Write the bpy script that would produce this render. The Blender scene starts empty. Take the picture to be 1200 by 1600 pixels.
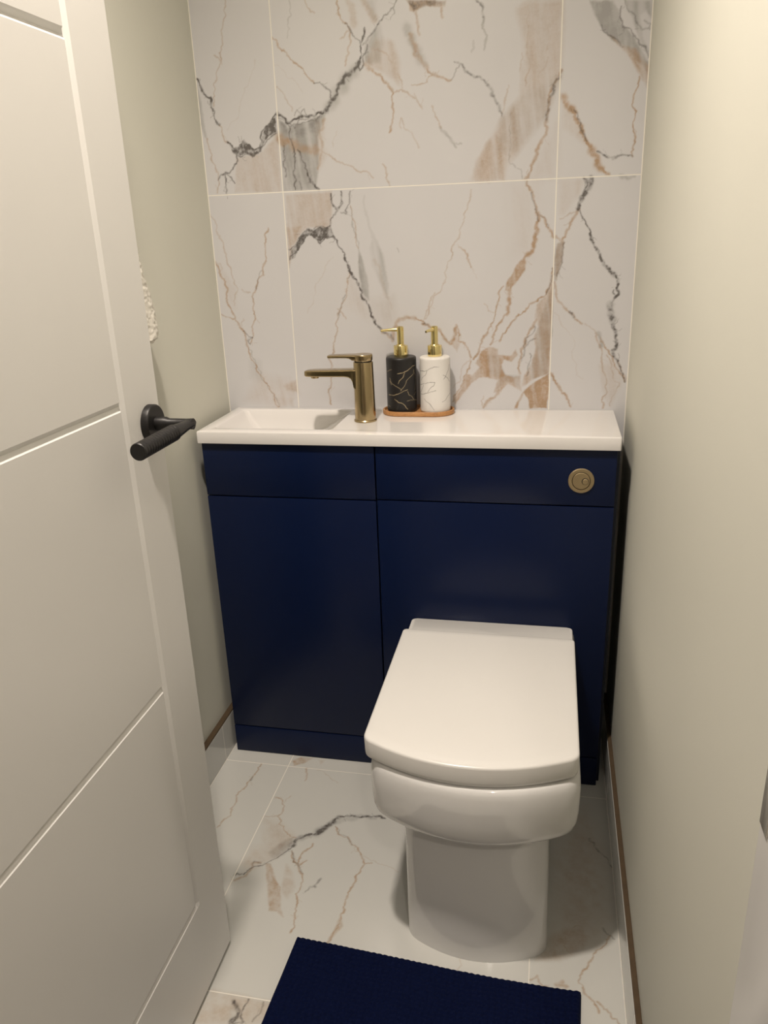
import bpy, bmesh, math, random
import numpy as np
from mathutils import Vector, Matrix
PI = math.pi
C = bpy.context.scene.collection
PAINT = (.64, .635, .56)
DOORC = (.73, .72, .70)
CERAMIC = (.75, .745, .735)
NAVY = (.0032, .0090, .040)
TILE = (.61, .605, .62)
FTILE = (.60, .60, .57)
TWZ = 1.060
EXPOSURE = 0.90
WARM = (1, .885, .775)
LAMPS = [('ceiling_light', .23, -1.09, .045, 61, WARM, 'round ceiling light above the toilet room', 142),
         ('ceiling_light', .9, -2.5, .05, 20, WARM, 'added round ceiling light in the unseen hallway', 160)]  # second lamp is added: dim light for the unseen hallway and its reflections
WALL_LINES = """
r 2.8 0.9 -120.1 1441.8 -108.7 1430.3 -96.6 1425.3 -82.3 1441.8 -70.7 1432.6 -59.3 1421.2 -46.3 1427 -30.6 1462.4 -14.5 1476.3 -2.5 1490.3
r 2.4 0.7 -111.7 1426.1 -90.7 1409.8 -63.1 1408.4 -41.3 1426.7 -4.4 1452.5
r 2.7 0.9 5.3 1188.9 27.7 1208.2 38.4 1221 54.4 1243.1 65.8 1235.4 79.2 1220.6 91.9 1232.3 108.6 1233.9 121.3 1224.9
r 2.2 0.7 5.9 1208.8 26.7 1225.8 50.5 1255.4 66.6 1247 81.5 1256.4 105.2 1256.9
r 2.4 0.5 1.8 1483.7 28.4 1463.3 58 1470 86.9 1470.3 116.7 1489.3
r 2.4 0.5 21.8 1472.1 37.9 1460.6 53.6 1476.5 72.8 1475.3
r 1.7 0.5 39.7 1483.6 46.4 1495.6 54.2 1484.8 62.3 1496.7 68.6 1483.9
r 1.9 0.5 719.6 1565.3 702.6 1581.3 677 1605.1
r 2.2 0.5 621.8 1205 619.1 1165.7 609.5 1136.6
g 1.9 0.5 -95.1 1712.1 -102.3 1677.6 -111 1634.6 -120.4 1594.9 -131 1567 -139.8 1534.3 -144.7 1513.6
g 1.9 0.4 -130.7 1612.7 -121.7 1605.2 -115.6 1594.6
r 4.3 0.9 -181.5 1574.5 -171.8 1559.3 -159.7 1535.6 -150 1511.8
r 2.8 0.7 -150 1511.8 -144.4 1494.6 -136.4 1477
g 2.4 0.5 -136.4 1477 -130.8 1459.6 -118.8 1440.4
g 2.4 0.5 -167.4 1450.8 -160.8 1420 -153.7 1393.2 -149 1366.3 -154.9 1337.4
r 2.8 0.7 -100.5 1412.5 -106.6 1393.1 -122.2 1376.2 -132.2 1378.9
r 2.8 0.6 -132.4 1376.7 -134.3 1336.5
r 2.8 0.6 -149 1366.3 -132.4 1376.7 -120.4 1369.4 -110.6 1355.6
g 1.9 0.15 -39.8 1597.3 -55.4 1561.9 -79 1522.1 -103.2 1481.5 -117.5 1465.3
g 2.8 0.6 2.1 1636 14.7 1617.3 32.4 1602.1 47.6 1585.1 65.5 1571.8 78.3 1552.8 87.2 1544.2
r 2.4 0.5 87.2 1544.2 101.4 1545.2 114.7 1532.2 123.6 1523.6
b 1.9 0.4 45 1700.5 39 1666.4 34.8 1631.6
g 1.9 0.35 3.5 1543.6 19.1 1528.3 29.4 1507 35.7 1494.2
g 1.4 0.15 0.4 1590.4 22.8 1572.8 40.5 1555.4 60 1529.7
r 5.2 1 1.3 1490 15.3 1482.9 24.1 1470.7 39.2 1477.3 56.5 1482.6 68.4 1481 87.7 1482.8 107.2 1489 117.2 1497.4 123.6 1509.3
r 6.6 0.85 111.9 1488.7 125.1 1509.2 140.8 1536.6 155.7 1553.6 167.5 1556.8 179.5 1565.9 189.2 1577.1
b 16.1 0.45 117.2 1497.4 135.4 1524.8 155.3 1545.7 181.8 1565.7
r 2.8 0.6 122.9 1527.7 122.7 1509.4
r 3.3 0.7 189.2 1577.1 194.5 1592.4 193 1608.1 198 1619.3 203.4 1638.1
r 2.8 0.55 193 1608.1 184.5 1620.3 171.8 1638.6 163.2 1648.9
g 2.8 0.6 171.8 1638.6 163.2 1648.9 152.5 1661.2 147.3 1673.1 147.5 1692
g 2.8 0.45 171.8 1638.6 171.8 1613.5 167.1 1594.3 158.1 1571.4
g 2.4 0.4 150.3 1622.9 164.7 1635.3 171.7 1636.7
r 2.8 0.6 184.4 1573.5 189.8 1561.2 198.2 1572.5 196.5 1586.4 206.2 1599.3 206.6 1607
r 3.8 0.55 197.5 1607.7 216.4 1625.6 230.6 1641.7 244.5 1655.8
r 2.8 0.5 244.5 1655.8 258.2 1666 271.9 1681.7
r 1.9 0.4 257.6 1649.1 266.8 1659.7 262.8 1671.3
g 10.4 0.3 201.2 1687.6 213.9 1671.5 226.4 1649.7
g 10.4 0.25 170 1690.2 180 1666.6 181.3 1647.5
g 7.6 0.4 200.4 1572.3 216 1561.4
g 4.3 0.6 215.9 1559.4 233.8 1550.3 246.8 1533.6 259.9 1514.8
g 3.3 0.6 259.9 1514.8 256.9 1492.9 255.8 1460.4 248.2 1440.3
g 2.8 0.4 259.9 1514.8 276 1519.7 289.4 1512.9 307.2 1501.7 320.3 1480.9
g 2.4 0.3 273.8 1447.1 274.4 1467.5 292 1437.9 312 1407.9
g 3.8 0.4 215.3 1598.6 246.5 1588.6 263.9 1567.9 276.4 1535.5 278.3 1523.5
b 13.3 0.45 290.3 1631.4 300.7 1603.9 313.5 1583.7 326.4 1563.5
g 4.7 0.4 305.1 1603.6 313.5 1583.7 330.8 1559.3
g 4.3 0.45 310.9 1663.6 312.5 1637.2 316.5 1618
g 2.4 0.5 296.6 1528.3 321.3 1527.8 334.9 1539.5 348.3 1544.4
r 2.8 0.6 28.2 1461.2 34.6 1418.4 32.5 1379.7 30.6 1336
r 4.3 0.9 60.4 1369.7 64.4 1356.4 73.4 1345.1 85 1334.4
r 2.4 0.6 41.9 1418 52.2 1391.7 60.2 1367.5
r 2.8 0.5 10.8 1428.2 5.5 1394.1 10.4 1363.3
r 2.4 0.5 39.4 1353.2 45.6 1336.2
g 16.1 0.6 2.1 1441.5 35.2 1426.9 63.9 1419 83 1413.7
g 2.4 0.45 83.2 1415.8 101.9 1406.3 139.4 1387.3 172 1368.6 209.5 1351.8
g 5.7 0.4 106.2 1473.4 94.5 1440.6 94.7 1406.7 85.4 1377.1
g 1.9 0.2 133.4 1451 121.9 1418
g 2.8 0.4 231.9 1378.5 238 1352.6 244.4 1333
g 4.3 0.4 310.7 1656.1 314.6 1633.3
g 4.3 0.5 363 1663.1 364.9 1644.3
g 7.6 0.45 296.6 1619.5 307.1 1595.8 317.8 1575.7 330.7 1555.4
g 4.3 0.55 330.7 1553.4 348.3 1540.5 370.3 1533.2 381.4 1530.5
r 2.4 0.35 381.4 1530.5 390.3 1547.4 399.1 1556.4
r 3.3 0.45 388.2 1563 403.5 1558 418.7 1539.6 440.5 1530.4 455.8 1517.7
r 4.7 0.4 455.8 1517.7 469.1 1495.4 480.2 1475 487 1458.8
r 4.3 0.5 433.5 1668.3 446.3 1652.6 446.8 1637.8
b 3.8 0.6 448.5 1637.7 448.7 1611.6 448.9 1581.5
b 3.8 0.3 427.3 1598.2 423 1579.6
g 2.4 0.45 340.7 1485.6 351.6 1458.8 358.2 1442.3
b 4.7 0.5 355.9 1444.4 373.8 1425.1 389.5 1403.7
b 2.4 0.5 389.5 1411.9 401.7 1410.5
g 1.9 0.25 302.9 1510 320.4 1484.9
g 1.9 0.2 296.6 1437.6 309.7 1408
r 4.7 0.4 603.3 1532.7 590.7 1510.7 579.1 1480.6 576 1445.6
g 5.7 0.6 603.3 1532.7 590.7 1510.7 579.1 1480.6 576 1445.6 570.6 1410.1 560.6 1382.5 548.3 1354.5 535.5 1334.5
b 2.8 0.5 504.4 1461.7 502.8 1425.9 504.3 1393.5 501.5 1373.3
r 1.9 0.3 501.6 1371.2 508.3 1366.8 526.3 1353.5 528.9 1334.8
g 2.8 0.3 499.2 1512.9 491 1482.2 487.1 1450.8
g 3.3 0.45 536.6 1638 533.8 1586.5 533.5 1510.6
g 2.4 0.35 523.6 1568.5 522.2 1538.3
g 4.3 0.3 586.5 1626.7 575.6 1583.4 572.7 1546.1 556.4 1528.3
r 2.8 0.5 711.3 1634.7 710.4 1616.9 717.4 1600.1 738.4 1584 751.6 1566.6 769.2 1543.4
r 2.4 0.4 718.5 1644.8 740.6 1610.9 753.8 1591.9 765.4 1594.6
r 2.4 0.4 756.6 1607.8 768.9 1601.5 767.7 1590.8
g 10.4 1 609.4 1484.5 615.4 1470.6 633 1453.9
g 7.1 0.9 633 1453.9 644.6 1429.8 651.9 1409.6 667.8 1388.9
g 11.4 0.8 667.8 1388.9 681.6 1368.2 691.2 1347.5
g 5.7 0.8 686.5 1355.8 693.3 1347.4 706.7 1336.7
r 2.4 0.5 630.7 1458 644.8 1425.8 658.7 1401.3
r 3.3 0.5 681 1380.2 698.5 1369.3 711.4 1364.6 723.7 1370 751.1 1366.6
g 2.8 0.75 751.1 1366.6 754 1403.9 752.4 1450.5 753.3 1496.1 754.7 1511
g 2.7 0.35 -180.5 1294.4 -167.6 1254.3 -152.6 1209.2 -140.5 1159 -128.9 1124.2 -140.3 1089.4
g 4 0.6 -181.9 1196.5 -168.9 1155.1 -158.2 1113.2 -147.4 1070.7 -135 1042 -121.9 1017.9 -114.5 988.9
g 3.1 0.65 -114.5 988.9 -98 944.9 -76.1 900.3 -60 875.3 -49.5 845.1
b 2.7 0.5 -114.5 988.9 -98 944.9 -76.1 900.3 -49.5 845.1
g 2.2 0.3 -175.4 1187.2 -161.7 1173.2 -168.9 1155.1
g 3.1 0.6 -41 1258.7 -49.5 1245.8 -51.4 1215 -61 1175.1 -76.4 1143.7 -83.6 1120.9 -93.6 1107.2
g 2.7 0.6 -93.6 1107.2 -95.3 1079.3 -92.5 1055.7 -100.8 1022.5 -108.4 998.5
r 2.2 0.35 -64.3 1166.1 -76.4 1143.7 -83.6 1120.9
g 2.2 0.6 -176.1 1068.8 -166.5 1061.5 -141.2 1056.4
g 2.2 0.35 -118.8 1123.9 -96.7 1116.5
g 2.2 0.35 -120.6 1056.1 -126.7 1046.7 -119.4 1017.9
r 3.1 0.5 -123.5 1027.6 -111.8 1015.4 -101.8 1012.9 -115.4 1005.8 -108.6 996.1
r 3.6 0.75 111.7 1323.1 114.9 1299.9 125.9 1288.9 133.5 1299.1 135.2 1328.3
r 2.7 0.5 125.9 1288.9 111 1274.6 106.2 1257.7
r 2.7 0.5 132.8 1286.5 144.2 1281.8 152.5 1306.7 155.9 1327.4
r 2.7 0.7 120 1227.1 130.6 1205 136.7 1187.3
r 4.9 0.95 136.7 1187.3 145 1165.1 155.8 1142.6 169 1120 182.1 1092.7
r 4 0.95 182.1 1092.7 190.6 1069.9 199.2 1046.9 213 1030.6
b 2.7 0.5 154.4 1298.2 157.5 1268.6 165.1 1234.2 168.5 1208.2
g 2.7 0.4 154.4 1298.2 157.5 1268.6 165.1 1234.2 168.5 1208.2
g 3.1 0.5 144.6 1156.2 138.4 1129.6 126.8 1093.8 118.5 1075.7
r 2.2 0.35 132.3 1107.3 118.5 1075.7 112.3 1052.7
g 3.1 0.55 118.5 1075.7 112.3 1052.7 105.2 1015.6 98 977.8 90.1 929.8 82.7 890.7 82.8 851.1
g 2.2 0.5 111.2 1075.8 122.8 1066.4 131.8 1052.5
g 1.8 0.2 110.8 1192.5 84.7 1157.8 62.3 1113.2 39.4 1067.7
r 4.5 0.45 212.9 1028.3 227 1018.9 240.9 1004.9
g 6.3 0.4 212.9 1028.3 227 1018.9 240.7 1000.2
g 7.2 0.5 240.9 1004.9 246.4 1027.9 256.7 1050.6 275.7 1054.9 294.5 1052.4
g 3.6 0.7 294.5 1052.4 313.1 1045.3 317.6 1036.2
g 2.2 0.45 315.5 1049.8 325.3 1076.6 342 1107.4
r 1.8 0.3 256.8 1205.4 261.1 1196.7
b 5.4 0.2 187.6 1317.7 194.5 1267.2 206.6 1224.2
g 6.3 0.15 204.8 1181 225.5 1109.8 240.8 1073.6
g 2.2 0.4 422.4 1320.3 415.9 1292.3 407.2 1272.2 396 1227 380.1 1189.5 366.3 1155.6 356.8 1121 338.1 1099.4 326.1 1072.8 316.4 1050.5
g 4 0.5 395.9 1203.9 407 1197.2 413.7 1180 422.6 1160.5
g 1.8 0.15 422.6 1160.5 436.1 1136.5
g 4 0.6 539.7 1331 550.8 1310.7 557.6 1290.5 562.4 1270.2
r 2.7 0.35 550.9 1306.7 560.2 1274.3 565.1 1249.8
g 7.6 0.75 562.5 1268.2 565.1 1249.8 559.6 1221.4 555.9 1196.7 545.5 1184.6 537.3 1163.8
g 6.3 0.75 505.5 1109 508.1 1082.9 501.9 1056.6
g 3.6 0.65 501.9 1056.6 486.4 1039.1 473.1 1012.4 466.5 989.8
g 4.5 0.6 562.5 1266.1 577.6 1257.5 586.8 1236.9 595.8 1220.2 602.3 1217.9
r 2.2 0.3 566.9 1264 577.6 1257.5 586.8 1236.9
g 3.1 0.6 494.2 1117.9 481.3 1083.4 472.7 1048.2 459.4 1017.1
g 4 0.6 459.4 1017.1 441.3 985.5 427.5 958
g 2.2 0.35 452.1 1081.7 461.3 1066.1 472.6 1061.5
r 3.6 0.4 311.5 1039.2 325.5 1036.8
g 5.4 0.65 311.5 1039.2 325.5 1036.8 348.7 1025.1 362.5 1004.4 376.4 992.9 383.4 1004.2 388.2 1031.4
g 3.6 0.6 388.3 1036 397.4 1013.2 392.7 999.6 408.9 994.9 422.8 962.6
g 3.6 0.65 600.3 1153.7 595.2 1115.7 582.8 1094.5 565.6 1084 544 1064.8 517.8 1043.1 500.2 1016.6 486.9 998.7
r 2.7 0.4 600.3 1153.7 597 1124.2 587 1098.7
g 4.9 0.6 568.9 1044.6 549.9 1007.1 541.5 984.7 533.1 952.9 533.7 925.3
r 2.7 0.4 564.9 1029.2 549.9 1007.1 541.5 984.7 537.7 952.9
r 2.2 0.4 567.9 1002.5 554.6 998.1 541.6 980.2
r 2.2 0.45 555.3 971 558 952.8 549.8 920.7
g 5.4 0.55 488.4 887.9 474.6 868.9 451.3 844.8
g 1.8 0.4 451.2 873.5 449 849.6
g 3.6 0.6 422.8 953.4 411.2 925.4 399.3 892.4 380.1 858.8
g 2.2 0.3 422.8 962.6 399.4 930.1 380.4 892.3
r 6.7 0.8 670.1 1330.8 670.8 1317.1 659.4 1298 650 1278.7 646.2 1270.9
r 2.7 0.7 655.8 1331.5 664.4 1321.3 659.1 1305.9 659.4 1298
g 5.4 0.6 648.3 1270.8 636.7 1251.2 625.1 1227.4 617.5 1207.2
g 2.2 0.35 650.4 1270.7 636.2 1263.3 611.5 1254.2
g 3.1 0.5 604.3 1219.9 617.5 1207.2
g 4 0.5 603.5 1124 608.9 1094 622.6 1076.5 640.7 1058.8 650 1045.6 665.7 1034.5
r 4.5 0.45 638.4 1063.2 647.6 1050
g 2.2 0.35 672.2 1034.4 694.5 1021 703.7 1010
r 2.7 0.75 650.5 1268.7 664 1246.2 673.6 1221.6
r 4 0.8 673.6 1221.6 685.2 1196.8 699.1 1171.7 705.9 1163.3
r 7.2 0.75 705.9 1163.3 712.7 1152.8 723.8 1142.1 732.7 1133.5
r 3.6 0.85 732.7 1133.5 739.4 1112.5 740.5 1095.6 727.6 1078.8
r 2.2 0.6 730.2 1106.4 732.9 1095.7
r 9.9 0.7 725.7 1074.6 726.7 1057.5 732.3 1035.8
r 4.5 0.8 732.3 1035.8 737.6 1018.3 743.7 987.6 748.1 952
r 3.1 0.55 748.1 952 756 929.6 766.1 907
g 4 0.4 748.1 952 756 929.6 766.1 907
g 3.1 0.45 697 1014.4 707 987.9 713.3 952.2 723.8 920.6 726.2 879.4 721.4 847
b 8.1 0.6 703.4 1014.4 709.3 985.6
g 3.1 0.6 708.2 1005.5 722.7 978.9 736.7 961 751.6 929.6 766.1 907
g 2.7 0.4 723.5 965.6 735.6 943.1 739.7 911.5 755.5 902.4 741.9 874.9 736.6 851.7
g 4.5 0.65 603.9 925.2 620.7 897.6 639.6 874.4 649.6 848.7
g 1.8 0.13 605.8 1059.4 649.1 966 673.7 911.5
b 6.3 0.5 728.7 1331.9 745.1 1325.3 758.9 1328.5
"""
WALL_PATCHES = """
b 0.85 2.8 -181.7 1572.4 -177.1 1557.6 -171.2 1523.7 -170.3 1489.7 -167.4 1450.8 -172.9 1455.5 -178.9 1481.7 -182.7 1524.4
r 0.95 1.9 -120.1 1441.8 -108.7 1430.3 -90.9 1431.5 -79.6 1443.8 -70.7 1432.6 -59.1 1423.4 -48.8 1427.1 -39.7 1443.8 -30.6 1462.4 -14.5 1476.3 -2.7 1488.2 -3.2 1454.5 -22.1 1447.1 -35.6 1435 -49.8 1416.4 -63.1 1408.4 -80 1415.8 -98.2 1410.2 -111.7 1426.1
g 0.28 4.7 -101 1408.1 -50 1414.2 -2.5 1446 -2.1 1333 -112.5 1337.8
b 0.6 6.6 201.9 1603.5 216.3 1623.7 235.1 1643.3 240.8 1616.1 234.7 1573.8 209.6 1571.7 198.3 1576.4
b 0.35 6.6 201.2 1687.6 230.1 1685.2 230.9 1649.3 219.8 1652.1
g 0.3 8.5 225.1 1617.3 260.8 1610.7 277.3 1566.9 271.7 1527.9 240.7 1553.8 200.4 1572.3
g 0.5 2.8 291.6 1680.1 350.2 1675.2 350.1 1666 332.7 1666.3 308.6 1660.1 300.1 1668.2
r 0.3 2.8 291.6 1680.1 350.2 1675.2 350.1 1667.8 308.7 1661.9
b 0.9 4.7 4.3 1479.4 23.5 1463.6 67.7 1471.5 111.7 1485.4 98 1457.2 89.4 1436.7 88.7 1389.9 77.6 1333.9 3.1 1335 4.2 1420
r 0.22 7.6 4.3 1479.4 48.2 1468.4 96.7 1473.9 85.5 1449.5 46.3 1443.3 12.9 1453.6
g 0.18 9.5 86.9 1470.3 111 1473.1 98.2 1423.5 111.5 1405.8 87.6 1372.7 83.2 1415.8
g 0.6 2.8 298 1674 324.2 1675.5 371.7 1671.6 369.5 1662.6 324 1666.3 306.4 1658.4 297.7 1660.9
r 0.3 2.8 298 1674 324.2 1675.5 371.7 1671.6 369.5 1664.4 324.1 1667 306.4 1660.2
g 0.34 12.3 511.5 1647.3 536.1 1659.9 603.8 1654.3 603.7 1521.2 575.7 1453.5 516.9 1380.7 497.2 1365.3 493.3 1334.4 421.1 1335.6 441.3 1380.4 484.9 1451 523.2 1491.9 527.4 1587
b 0.3 14.2 531.7 1495.3 603.4 1528.9 576 1445.6 516.8 1384.7 472.5 1387.1 484.9 1451
g 0.14 23.7 601.6 1444.1 577.3 1405.8 544.4 1334.1 602.3 1333.4
g 0.25 6.6 432.3 1376.8 472 1427.7 494.6 1394.1 493.3 1334.4 423.3 1335.5
b 1 3.8 652.5 1650.2 694.6 1646.7 709.9 1624.1 713.1 1605.9 738.6 1582.2 754.1 1559.1 769.8 1536 771.4 1513.6 755.9 1533.2 736.5 1553.1 719.5 1567.2 696.6 1579.9 677.2 1601.4 661.7 1628
g 0.75 4.7 694.2 1585.5 719.5 1567.2 744.1 1559.9 770.3 1528.5 772.3 1491.1 755.2 1514.7 737.3 1542 719.8 1563.5
b 0.6 3.8 718.5 1644.8 769.9 1640.5 772.6 1604.8 759.4 1623.7 748 1617.5 756.8 1577.2 771 1546.9 755.9 1562.7 736.8 1607.6
g 0.2 9.5 609.2 1490.3 639.9 1441.8 663.5 1389.1 611.6 1427.7
g 0.4 5.4 6.9 1327.6 114.3 1328.4 111.6 1283.1 105 1253.4 48.1 1255.5 16.3 1217.3 4.7 1217.7
g 0.5 5.4 5 1257 38.9 1260.1 16.3 1217.3 2.7 1168.9
r 1 1.8 4.1 1186.7 10.8 1208.7 26.7 1225.8 40.1 1244.9 52.9 1255.3 66.7 1248.3 79.2 1256.5 95.6 1253.8 105.3 1257.7 113.4 1235.9 119.9 1224.9 103.8 1234.1 89.5 1232.4 79.3 1221.9 65.8 1235.4 54.3 1242.3 38.4 1221 27.7 1208.2 11.6 1188.7
b 0.95 3.6 168.5 1208.2 180.9 1172.9 188.4 1128.5 189.2 1092.6 173.3 1110.9 168.1 1151.2
b 0.45 5.4 194.2 1207.4 207 1234.9 226.1 1189.1 234.6 1127.5 232.1 1096.3 212.4 1136.8 199.6 1168
g 0.1 27 191.6 1092.5 244.1 1100.5 247 1046.2 213.3 1037.5
b 0.12 27 191.6 1092.5 244.1 1100.5 247 1046.2 213.3 1037.5
g 0.16 27 144.1 1147.4 177.3 1092.8 199.2 1046.9 133.5 1084.5
g 0.15 13.5 -166.8 1173.3 -131.2 1126.5 -141.3 1080 -158.2 1113.2
b 0.25 22.5 -112.7 954.7 -91.9 954.7 -90.8 910.2 -116.6 915.2
g 0.18 27 -89.4 925.1 -18.1 910.3 -0.2 875.6 -49.5 845.1 -132.7 859.8
g 0.5 6.3 -32.2 895.4 -0.1 910.3 0.2 880.6 -25.3 885.5
g 0.18 7.2 -63.5 865.3 -11.3 865.5 -12.9 845.4 -54.8 845.1
g 0.8 2.7 530.6 1172.4 541.4 1172.1 539.8 1151 524.9 1130.1 512 1113.2 512.3 1100.2 498.8 1109.2 500.7 1126.4 511.5 1143.3 519.9 1160.1
g 0.5 3.6 376.4 995.1 388.3 1038.2 399.7 1008.6 390.3 974.3
g 0.5 3.6 599.2 1149.5 601.7 1115.5 600.6 1019.9 599.4 925.2 570.4 916 552.5 902.1 539 892.7 543 920.7 560.4 948.2 568.4 984.5 563.4 1002.5 573.8 1029.1 564.4 1046.9 568 1077.4 582.8 1094.5 593 1115.7
b 0.6 4.5 600.4 1115.6 602.8 1019.9 598 966.3 597.2 925.2 570.4 916 556.9 911.4 560.4 948.2 570.7 984.5 567.7 1011.4 579.6 1055.4
g 0.72 2.7 445.9 976.3 464.2 985.3 482.6 980.6 482.7 966.9 496.6 957.7 492.3 939.2 501.8 920.7 483.4 911.4 460.2 916 441.6 916 422.9 901.9 404 878.1 387.3 854 380.2 863.6 399.3 887.6 411.2 925.4 425.2 920.7 441.5 939.4 432.1 948.7
g 0.6 2.7 482.7 966.9 514.7 966.7 523.5 980.3 528.3 966.6 514.9 953 496.6 957.7
g 0.6 2.7 492.5 925.3 520.2 916 533.8 920.7 539.2 883.4 525.3 892.7 506.7 902 488.5 880.8 474.5 883.1 485.7 911.4
b 0.5 5.4 459.8 967 482.7 966.9 501.8 920.7 533.8 920.7 534.4 892.7 506.6 906.7 483.7 892.6 488 916 460.1 925.4
g 0.95 2.7 599.4 925.2 597.5 846 558.6 845.7 553.4 869.3 543.9 878.7 530.8 845.5 523.9 845.4 539.3 878.7 552.8 892.8 570.6 906.8
g 0.15 9 604.3 1331.9 657.9 1329.4 651 1302.3 619.5 1263.9 609 1264.3
r 0.4 2.2 653.7 1331.5 672.1 1330.7 669.1 1309.4 655.7 1290.3 651.4 1294.5 659.1 1305.9 658.3 1321.6
b 0.8 3.6 607 1203.4 621.7 1207 619.1 1165.7 611.5 1140.8 605.7 1124 602 1166.2
g 0.4 3.6 607 1203.4 621.7 1207 619.1 1165.7 611.5 1140.8 605.7 1124 602 1166.2
g 0.1 40.5 503.9 1324.7 558.8 1322.2 554.1 1184.3 515.1 1185.5
g 0.2 10.8 707.3 943.2 745.9 952.1 757.7 902.4 738.8 851.8 724.2 874.8
"""
FLOOR_LINES = """
g 3.6 0.55 -73.3 -286.1 -72.4 -318.3 -76.8 -342.7 -78.4 -373.6 -84.2 -385.9 -81.6 -425.8 -81.7 -457.7 -88.9 -489.7 -93.8 -513.9
r 4.1 0.45 -76 -334.7 -76.6 -350.4
g 3.6 0.55 45.2 -283.9 56.4 -329.4
g 1.8 0.3 73 -287.6 109.7 -305.5 135.6 -324.6
g 2.7 0.55 3.3 -397.8 20.2 -402.4 31.9 -421.9 36 -449.2 28.7 -457.2 42.1 -481.9 59.9 -498.8 81.8 -514.5 91.8 -516
g 1.8 0.4 38.7 -388.5 29.6 -415.2
g 2.3 0.4 0.5 -461.7 14.6 -459.5 28.7 -457.2
r 3.2 0.7 -1.9 -639.1 16.4 -633.3
r 2.7 0.6 16.4 -633.3 27.5 -614.3 47.2 -605.2 56.3 -592 69.9 -578 82.8 -560.8 91.4 -544.2
r 5.9 0.8 91.4 -544.2 93.7 -522 104.5 -510.8 116.2 -502.5 134 -498.3
r 10 0.75 133.5 -496.5 147.7 -479.3 160.6 -456.1 168.3 -439.4
r 4.5 0.9 165.9 -439.8 183.4 -432.3 197.1 -428.7 221.4 -429.5 244.2 -423.8 257.9 -420.3 273.4 -425.8
b 11.8 0.4 100.9 -514.5 134.4 -499.5 166 -458.6 185.4 -440.1 250.3 -429.6
r 8.2 0.35 87.3 -538.7 96.4 -515.3 101.3 -508.1
g 3.2 0.6 168.6 -468.1 184.2 -491.4 203.8 -494.6 218.7 -517.2 241.9 -537.7 253.7 -559.4
r 2.3 0.3 168.6 -468.1 184.2 -491.4 203.8 -494.6 218.7 -517.2
g 3.2 0.6 253.7 -559.4 250.8 -594.3 245.9 -628.3 241.1 -660.9 241.8 -696.6 242.7 -716.2 237.1 -741.2 234.7 -769.6
g 1.8 0.25 249.8 -542.4 287.2 -559.7 330 -575.5
g 2.7 0.5 252.2 -562.6 271.6 -559.4
g 3.6 0.6 95.1 -555.8 106.8 -577.8 122.9 -592.7 136.1 -613.4 143.3 -650.8 139 -664.9
r 2.3 0.4 95.1 -555.8 106.8 -577.8 122.9 -592.7 136.1 -613.4
g 3.2 0.6 139 -664.9 152.2 -706.7 155.7 -731 155.2 -755.2
g 3.6 0.6 132.4 -525.1 121.7 -551.4 117.7 -576 122.9 -592.7 136 -575.9
g 2.7 0.55 62.4 -602.7 80 -633.9 105.4 -662.5
r 4.1 0.4 156 -656.7 170.9 -640.8 177.5 -617.7
g 5.5 0.5 1.2 -652.6 15.2 -641.9 22.9 -626.5 23.4 -603.3 39.8 -597.7
r 2.3 0.4 25.3 -614.6 25.7 -597.1 40.8 -600.5
r 6.4 0.8 102.9 -907.3 112.6 -917.4 120.1 -931.5 113.8 -944
r 2.7 0.6 126.5 -899.3 124.3 -923.1 134.7 -940.3 111.8 -948.1
r 2.7 0.4 152.9 -898.6 155.1 -925.4 148.6 -937.9
r 3.5 0.35 718.8 -416.1 730.8 -440.6 744.5 -459 760.6 -491.3
r 2.8 0.35 734.4 -647.8 740.2 -659 752.5 -668.9
g 3.1 0.6 746.5 -661.9 722.2 -697.5 705.3 -726.9 685.4 -770.3 697 -789.1 711.3 -803.6 717.8 -822.3
g 2.8 0.55 717.2 -802.6 739.2 -828.3 750.1 -835.9
g 3.9 0.5 602.5 -778.6 615.8 -769.6 625.8 -787.8 641 -793.8
g 6.9 0.5 667.6 -780.5 648.6 -781.7 660 -773.1
g 2.5 0.5 664.9 -678.5 676.3 -715.4
g 2 0.3 478.4 -758.9 477 -782.4
g 2.5 0.35 698 -652.7 673.2 -662 644.6 -706.5 634.7 -722.6
"""
FLOOR_PATCHES = """
g 0.65 3.6 0.6 -262.2 17.1 -245.4 48.9 -242.1 36.7 -264.8 11.5 -279.4
g 0.3 4.5 66.9 -247.7 82.4 -245.3 76.6 -262.7
g 0.25 22.7 2.8 -468.2 46.7 -481.2 92.8 -519 65.5 -578.7 25.2 -620.4 1.6 -606.9 6.5 -558.1 31.3 -547.9
b 0.5 6.4 46.4 -563.8 67.7 -529.4 86.3 -513.7 91.4 -544.2 81.2 -570.1 57.7 -582.9
g 0.6 3.6 239 -702 251 -724.5 242.1 -745.1 232.2 -767.7 235.8 -736.7
g 0.6 3.6 51.7 -598.7 62.6 -596.9 84.3 -633.2 105.4 -662.5 122.4 -706.7 132 -722.7 115.9 -712.8 99 -713.2 84 -676.8
g 0.3 7.3 95.2 -591.5 113.1 -611.5 131.2 -647.4 126.5 -680.2 107.5 -662.2
g 0.35 13.6 49.2 -959.1 59.2 -894.9 171.4 -897.4 170.7 -937.7
b 0.3 6.4 99.4 -908 115.1 -909.2 129.1 -945 108.3 -948.7
g 0.3 63 704.6 -322.3 743.4 -479.3 739.3 -617.8 716.5 -682.9 658.5 -672.9 652.5 -494.3
g 0.35 11.8 613.1 -735.7 632.4 -684.1 673.3 -656.9 706 -656.4 696.4 -702.4 656.5 -728.3
"""
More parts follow.
